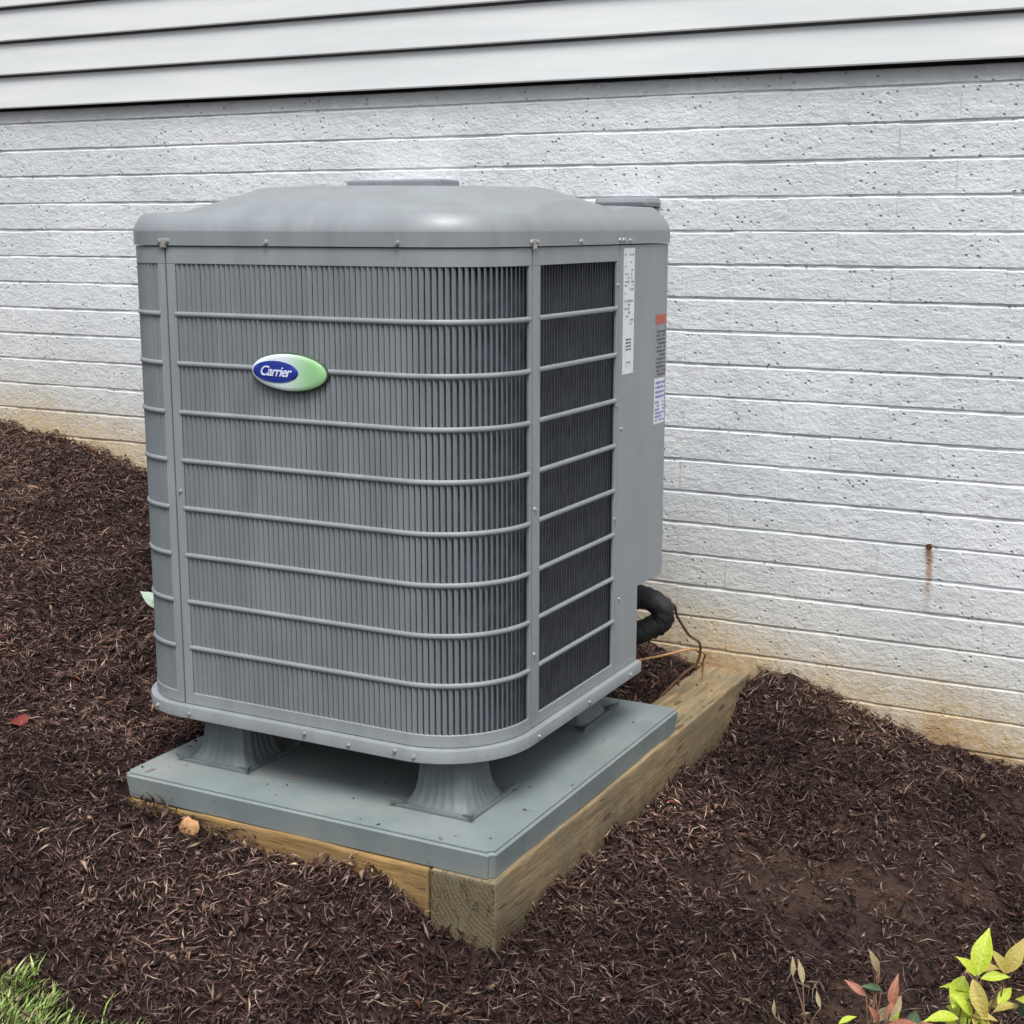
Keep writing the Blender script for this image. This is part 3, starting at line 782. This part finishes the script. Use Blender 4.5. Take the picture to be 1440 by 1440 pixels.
# ------------------------------------------------------------------ riser feet
def riser_foot(x, y, label):
    t = thing('riser_foot', label, 'riser foot', (x, y, 0), 'riser feet under the heat pump')
    n = 128; V = []; F = []
    prof = [(.088, .0072), (.0865, .010), (.079, .018), (.0715, .034), (.0665, .056), (.0635, .085), (.062, HF+.0035)]
    for r, z in prof:
        for i in range(n):
            th = 2*math.pi*i/n
            c, s = abs(math.cos(th)), abs(math.sin(th))
            sq = (c**5+s**5)**(-1/5)                        # rounded square section
            fl = 1 + .026*max(-.35, math.cos(th*24))*(1 if z > .015 else .3)
            V.append((r*sq*fl*math.cos(th), r*sq*fl*math.sin(th), z))
    for a0 in range(len(prof)-1):
        for i in range(n): F.append((a0*n+i, a0*n+(i+1) % n, (a0+1)*n+(i+1) % n, (a0+1)*n+i))
    F.append(tuple((len(prof)-1)*n+i for i in range(n)))
    o = mk('body', V, F, 'foot_plastic', t); fix_normals(o.data); o.data.shade_smooth(); o.data.set_sharp_from_angle(angle=math.radians(38))
    box('flange', -.098, .098, -.098, .098, -.0015, .008, 'foot_plastic', t, .003)
    for sx_ in (-1, 1):
        for sy_ in (-1, 1):
            e = mk('corner_tab', [(.070, .088, .0075), (.088, .070, .0075), (.104, .104, .0075), (.074, .092, .011), (.092, .074, .011), (.109, .109, .022)],
                   [(0, 1, 2), (5, 4, 3), (0, 3, 4, 1), (1, 4, 5, 2), (2, 5, 3, 0)], 'foot_plastic', t)
            e.scale = (sx_, sy_, 1)
riser_foot(-.22, .222, 'flared grey riser foot above the timber end grain, under the rounded louvered corner')
riser_foot(-.825, .222, 'flared grey riser foot beside the mulch bank, under the seam next to the badge')
riser_foot(-.245, .852, 'grey riser foot near the rear pad edge, below the labelled service panel')
riser_foot(-.825, .875, 'grey riser foot deep in the shade at the rear beside the mulch bank')

# ------------------------------------------------------------------ mulch shreds
def in_view(P, m=1.08):
    C = np.array(cam.location); yw, pt = YAW, PITCH
    Fw = np.array([-math.sin(yw)*math.cos(pt), math.cos(yw)*math.cos(pt), -math.sin(pt)]); R = np.array([math.cos(yw), math.sin(yw), 0]); Up = np.cross(R, Fw)
    d = P-C; z = d@Fw; k = 720/2044.32*m
    return (np.abs(d@R) < z*k) & (np.abs(d@Up) < z*k)
def blocked(x, y, m=0.0):
    a = (x > -1.0-m) & (x < .004+m) & (y > -.002-m) & (y < 1.05+m)
    b = (x > -.152-m) & (x < .004+m) & (y > 0-m)
    return a | b
def shreds(name, N, lmin, lmax, wmin, wmax, lift, seed, pal, probs, label, tilt=.32):
    r = np.random.default_rng(seed)
    x = r.uniform(-4.2, 2.2, N*2); y = r.uniform(-1.6, W-.004, N*2)
    z = gz(x, y); P = np.stack([x, y, z], 1)
    keep = (in_view(P) | (r.random(N*2) < .22)) & ~blocked(x, y, -.004)
    # drop what the unit and pad hide for good
    thin = (vnoise(x, y, 3.1, 12)*.65+vnoise(x, y, 9.0, 13)*.35 > .60) & (x > .1)     # bare fine soil shows in patches of the right-hand bed
    keep &= ~(thin & (r.random(N*2) < .62))
    P = P[keep][:N]; n = len(P)
    e = .01
    gx = (gz(P[:, 0]+e, P[:, 1])-gz(P[:, 0]-e, P[:, 1]))/(2*e); gy = (gz(P[:, 0], P[:, 1]+e)-gz(P[:, 0], P[:, 1]-e))/(2*e)
    gx = np.clip(gx, -.9, .9); gy = np.clip(gy, -.9, .9)
    th = r.uniform(0, 2*np.pi, n); L = lmin+(lmax-lmin)*r.random(n)**1.7; w = wmin+(wmax-wmin)*r.random(n)**1.6
    tl = r.normal(0, tilt, n)
    dx, dy = np.cos(th), np.sin(th)
    T = np.stack([dx, dy, gx*dx+gy*dy+tl], 1); T /= np.linalg.norm(T, axis=1)[:, None]
    Sd = np.stack([-dy, dx, -gx*dy+gy*dx + r.normal(0, .35, n)], 1); Sd /= np.linalg.norm(Sd, axis=1)[:, None]
    Nn = np.cross(T, Sd); Nn /= np.linalg.norm(Nn, axis=1)[:, None]; Nn *= np.sign(Nn[:, 2])[:, None]
    C = P.copy(); C[:, 2] += r.random(n)**1.5*lift + .001 + np.abs(tl)*L*.22
    hl = (L/2)[:, None]; hw = (w/2)[:, None]
    bend = (r.normal(0, .10, n)*L)[:, None]
    A = C - T*hl; B = C + T*hl
    mid = C + Sd*bend + Nn*(r.random(n)*L*.08)[:, None]
    m1 = mid + Sd*hw; m2 = mid - Sd*hw; m3 = mid + Nn*hw*(.35+.4*r.random(n))[:, None]
    V = np.stack([A, m1, m2, m3, B], 1).reshape(-1, 3)
    V[:, 1] = np.minimum(V[:, 1], W-.001)
    # keep strands out of the pad and timbers
    f = np.array([(0, 1, 3), (0, 3, 2), (0, 2, 1), (4, 3, 1), (4, 2, 3), (4, 1, 2)])
    F = (f[None]+np.arange(n)[:, None, None]*5).reshape(-1, 3)
    me = bpy.data.meshes.new(name); me.vertices.add(len(V)); me.vertices.foreach_set('co', V.ravel().astype(np.float32))
    me.loops.add(F.size); me.loops.foreach_set('vertex_index', F.ravel().astype(np.int32))
    me.polygons.add(len(F)); me.polygons.foreach_set('loop_start', np.arange(0, F.size, 3, dtype=np.int32))
    me.update()
    pal = np.array(pal); ci = r.choice(len(pal), n, p=probs); c = pal[ci]*(1+r.normal(0, .2, n))[:, None].clip(.45, 1.6)
    # broad patches: damp dark and sun-bleached areas of the bed
    patch = (.55+.9*vnoise(P[:, 0], P[:, 1], 2.3, 5))*(.6+.8*vnoise(P[:, 0], P[:, 1], 8.7, 6))
    c = c*patch[:, None]
    c4 = np.concatenate([np.clip(c*.92, .004, .8), np.ones((n, 1))], 1)
    at_ = me.attributes.new('tint', 'FLOAT_COLOR', 'POINT'); at_.data.foreach_set('color', np.repeat(c4, 5, axis=0).ravel().astype(np.float32))
    o = link(name, me, 'shred'); tag(o, label, 'mulch', kind='stuff'); return o
PAL = [(.026, .015, .012), (.058, .033, .028), (.098, .058, .050), (.145, .090, .076), (.22, .150, .122), (.34, .25, .18)]
shreds('mulch', 150000, .010, .060, .0018, .0088, .018, 3, PAL, [.20, .28, .25, .16, .08, .03], 'dark brown shredded bark mulch covering the sloping bed')
shreds('mulch_strands', 21000, .03, .10, .0014, .0040, .026, 5, [(.14, .088, .066), (.24, .165, .125), (.37, .28, .205), (.09, .052, .042)], [.36, .34, .12, .18], 'thin pale bark strands scattered over the dark mulch', .25)
shreds('mulch_chips', 6500, .022, .066, .006, .017, .020, 9, [(.05, .027, .021), (.11, .062, .045), (.22, .148, .10), (.34, .27, .20), (.12, .04, .026)], [.52, .31, .12, .02, .03], 'small flat wood chips lying among the mulch shreds', .3)

# crumbs blown onto the pad and the timber tops
def crumbs():
    r = random.Random(21); V = []; F = []; Cc = []
    for k in range(38):
        if r.random() < .72:
            t = r.random()
            x, y = (r.uniform(-.98, -.02), abs(r.gauss(0, .10))+.012) if t < .5 else ((-.012-abs(r.gauss(0, .05)), r.uniform(.02, 1.03)) if t < .8 else (-.985+abs(r.gauss(0, .04)), r.uniform(.02, .6)))
            z = .0012
        else:
            x, y, z = r.uniform(-.145, -.005), r.uniform(1.065, 1.6), -.0595
        L = r.uniform(.002, .008) if r.random() < .85 else r.uniform(.015, .035); w = r.uniform(.0012, .003); th = r.uniform(0, 6.283); b = len(V)
        c, q = math.cos(th), math.sin(th)
        V += [(x-c*L, y-q*L, z), (x-q*w, y+c*w, z), (x+q*w, y-c*w, z), (x, y, z+w*1.3), (x+c*L, y+q*L, z+.001)]
        F += [(b+i_, b+j_, b+k_) for i_, j_, k_ in ((0, 1, 3), (0, 3, 2), (0, 2, 1), (4, 3, 1), (4, 2, 3), (4, 1, 2))]
        col = r.choice(PAL[:5]); Cc += [(*col, 1)]*5
    me = bpy.data.meshes.new('mulch_crumbs'); me.from_pydata(V, [], F); me.update()
    at_ = me.attributes.new('tint', 'FLOAT_COLOR', 'POINT'); at_.data.foreach_set('color', np.array(Cc, np.float32).ravel())
    tag(link('mulch_crumbs', me, 'shred'), 'loose mulch crumbs lying on the grey pad and timber top', 'mulch', kind='stuff')
crumbs()

# ------------------------------------------------------------------ lawn corner
def lawn():
    r = np.random.default_rng(11); V = []; F = []; Cc = []
    N = 36000
    cand = r.uniform((-1.5, -1.25), (-.2, -.40), (N*5, 2))
    # lawn edge: a wavering line in front of the bed
    ex = cand[:, 0]; ed = -.548 + (ex+.8)*-.33 + .05*np.sin(ex*9) + .03*np.sin(ex*23)
    inside = cand[:, 1] < ed + r.normal(0, .025, len(cand))
    cand = cand[inside][:N]; zz = gz(cand[:, 0], cand[:, 1])
    for (x, y), z in zip(cand, zz):
        h = r.uniform(.018, .046); a = r.uniform(0, 2*math.pi); lean = r.uniform(.2, 1.1)*h; w = r.uniform(.0016, .0032)
        a = r.normal(.5, .9)
        dx, dy = math.cos(a), math.sin(a); px, py = -dy*w, dx*w
        b = len(V)
        V += [(x-px, y-py, z-.004), (x+px, y+py, z-.004), (x+dx*lean*.35-px*.8, y+dy*lean*.35-py*.8, z+h*.6), (x+dx*lean*.35+px*.8, y+dy*lean*.35+py*.8, z+h*.6), (x+dx*lean, y+dy*lean, z+h)]
        F += [(b, b+1, b+3, b+2), (b+2, b+3, b+4)]
        k = r.random()
        c = np.array((.19, .31, .07)) if k < .5 else (np.array((.31, .42, .13)) if k < .84 else np.array((.42, .36, .21)))
        c = c*r.uniform(.75, 1.25); Cc += [(*c, 1)]*5
    me = bpy.data.meshes.new('lawn'); me.from_pydata(V, [], F); me.update()
    at_ = me.attributes.new('tint', 'FLOAT_COLOR', 'POINT'); at_.data.foreach_set('color', np.array(Cc, np.float32).ravel())
    tag(link('lawn', me, 'grass_blade'), 'corner of green lawn grass bordering the mulch', 'grass', kind='stuff')
lawn()

# ------------------------------------------------------------------ plants and litter
def leaf_mesh(name, wide=.30):
    N = 9; V = []; F = []
    for i in range(N):
        t = i/(N-1); w = wide*(math.sin(math.pi*t**.85))**1.05*(1-.2*t) if 0 < i < N-1 else .012
        zc = .10*math.sin(math.pi*t)-.05*t
        for k, q in ((-1, 1), (-.5, .5), (0, 0), (.5, .5), (1, 1)): V.append((t, w*k, zc+abs(k)*w*.38+.010*math.sin(t*21+k*2)*abs(k)))
    for i in range(N-1):
        for k in range(4): F.append((i*5+k, i*5+k+1, (i+1)*5+k+1, (i+1)*5+k))
    me = bpy.data.meshes.new(name); me.from_pydata(V, [], F); me.update(); me.shade_smooth(); return me
LM = {}
def leaf(parent, a, b, mat, wide=.30, roll=0.0, origin=(0, 0, 0)):
    key = (mat, wide)
    if key not in LM: LM[key] = leaf_mesh('leaf', wide); LM[key].materials.append(M[mat])
    A = Vector(a)-Vector(origin); B = Vector(b)-Vector(origin); d = B-A; L = d.length; x = d.normalized()
    view = (Vector(cam.location)-Vector(a)).normalized()
    up = (Vector((0, 0, 1))*.8+Vector((.2, -.9, .3))*.7).normalized()
    y = up.cross(x).normalized(); z = x.cross(y)
    m = Matrix((x, y, z)).transposed().to_4x4() @ Matrix.Rotation(roll, 4, 'X')
    o = link('leaf', LM[key], None, parent)
    o.matrix_local = Matrix.Translation(A) @ m @ Matrix.Scale(L, 4)
    return o
LEAVES = {'main': [(0.947, 0.106, -0.079, 0.902, 0.091, -0.041), (0.95, 0.107, -0.078, 0.965, 0.132, -0.003), (0.955, 0.109, -0.083, 0.993, 0.13, -0.078), (0.995, 0.132, -0.075, 0.975, 0.131, -0.029), (0.995, 0.132, -0.074, 1.021, 0.159, -0.014), (0.942, 0.102, -0.083, 0.974, 0.103, -0.152), (0.926, 0.077, -0.154, 0.86, 0.043, -0.152), (0.948, 0.09, -0.151, 0.91, 0.078, -0.114), (0.952, 0.091, -0.157, 0.988, 0.105, -0.177), (0.981, 0.109, -0.143, 1.022, 0.134, -0.128), (1.028, 0.132, -0.152, 1.035, 0.144, -0.114), (0.924, 0.073, -0.171, 0.886, 0.046, -0.203)], 'red': [(0.764, 0.043, -0.136, 0.72, 0.024, -0.114), (0.787, 0.044, -0.186, 0.764, 0.042, -0.14), (0.779, 0.06, -0.093, 0.772, 0.067, -0.046), (0.782, 0.062, -0.09, 0.755, 0.051, -0.079), (0.788, 0.058, -0.124, 0.747, 0.04, -0.111), (0.808, 0.061, -0.158, 0.797, 0.069, -0.096), (0.723, 0.01, -0.186, 0.767, 0.036, -0.176), (0.815, 0.057, -0.193, 0.824, 0.07, -0.154), (0.776, 0.054, -0.115, 0.785, 0.065, -0.085), (0.799, 0.053, -0.173, 0.816, 0.069, -0.141)], 'dry': [(0.619, 0.058, -0.14, 0.608, 0.059, -0.107), (0.638, 0.064, -0.155, 0.621, 0.064, -0.119), (0.596, 0.029, -0.216, 0.589, 0.032, -0.185), (0.672, 0.072, -0.2, 0.67, 0.076, -0.177), (0.639, 0.053, -0.211, 0.669, 0.07, -0.203)]}
def plant(name, key, label, foot, mats, group=None):
    z = float(gz([foot[0]], [foot[1]])[0]); org = (foot[0], foot[1], z)
    t = thing(name, label, 'plant', org, group)
    L = LEAVES[key]; r = random.Random(len(L))
    if key != 'dry':                                     # fill the clump with further leaves on side twigs
        L = list(L); mats = list(mats); ctr = [sum(q[k] for q in L)/len(L) for k in range(3)]
        for k in range(16 if key == 'main' else 7):
            a = (ctr[0]+r.uniform(-.06, .07), ctr[1]+r.uniform(-.05, .09), ctr[2]+r.uniform(-.11, .0)); th = r.uniform(0, 6.283); ln = r.uniform(.04, .07)
            L.append((*a, a[0]+ln*math.cos(th), a[1]+ln*math.sin(th), a[2]+r.uniform(-.01, .035))); mats.append(r.choice(mats[:len(LEAVES[key])]))
    for i, q in enumerate(L):
        a = Vector(q[:3]); b = Vector(q[3:6])
        off = Vector((r.uniform(-.02, .02), r.uniform(-.03, .03), 0)); b = b+off
        leaf(t, a, b, mats[i], .14 if key == 'dry' else (r.choice((.20, .235)) if key == 'main' else .17), r.uniform(-.35, .35), org)
        s = Vector((r.uniform(-.01, .01), r.uniform(-.01, .01), -.01)); e = a-Vector(org)
        if i % (1 if key != 'main' else 1) == 0:
            mid = s.lerp(e, .55)+Vector((r.uniform(-.012, .012), r.uniform(-.012, .012), .015))
            tube('stem', [s, mid, e], [.0022, .0016, .0011], 'stem', t, 6, 4)
plant('shrub', 'main', 'low shrub with lime green and golden pointed leaves', (.93, .10), ['leaf_lime', 'leaf_lime', 'leaf_lime', 'leaf_gold', 'leaf_gold', 'leaf_gold', 'leaf_lime', 'leaf_lime', 'leaf_lime', 'leaf_gold', 'leaf_dark', 'leaf_lime'])
plant('seedling', 'red', 'small seedling with salmon red leaves beside the lime shrub', (.78, .03), ['leaf_red', 'leaf_red', 'leaf_dry', 'leaf_dry', 'leaf_dark', 'leaf_red', 'leaf_lime', 'leaf_lime', 'leaf_red', 'leaf_red'])
plant('dry_sprout', 'dry', 'withered tan sprout poking out of the mulch', (.66, .03), ['leaf_dry']*5)
def litter(name, x, y, ang, L, mat, label, cat, wide=.33, lift=.012, tilt=.15):
    z = float(gz([x], [y])[0])+lift
    t = thing(name, label, cat, (x, y, z))
    d = Vector((math.cos(ang)*L, math.sin(ang)*L, tilt*L)); leaf(t, (x, y, z), (x+d.x, y+d.y, z+d.z), mat, wide, .2, (x, y, z)); return t
litter('fallen_leaf', -1.40, .09, 2.9, .06, 'leaf_crimson', 'fallen crimson leaf lying on the mulch bank', 'leaf', .4)
sp = litter('pale_sprout', -1.55, .775, 2.5, .055, 'leaf_pale', 'pale green sprout at the edge of the unit on the mulch bank', 'plant', .3, .02, .5)
for q in ((.4, .055, .4), (3.4, .06, .9), (1.5, .05, 1.2)):
    x, y, z = sp.location; leaf(sp, (x, y, z), (x+math.cos(q[0])*q[1], y+math.sin(q[0])*q[1], z+q[2]*q[1]), 'leaf_pale', .3, .1, (x, y, z))
bm = bmesh.new(); bmesh.ops.create_icosphere(bm, subdivisions=2, radius=.022)
for v in bm.verts: v.co = Vector((v.co.x*1.15, v.co.y*.7, v.co.z*1.05))*(1+.22*math.sin(v.co.x*190+v.co.z*90)*math.cos(v.co.y*150+1))
me = bpy.data.meshes.new('wood_chunk'); bm.to_mesh(me); bm.free()
o = link('wood_chunk', me, 'chunk'); o.location = (-.757, -.052, -.070); tag(o, 'orange tan chunk of wood sitting against the golden timber', 'wood chunk')
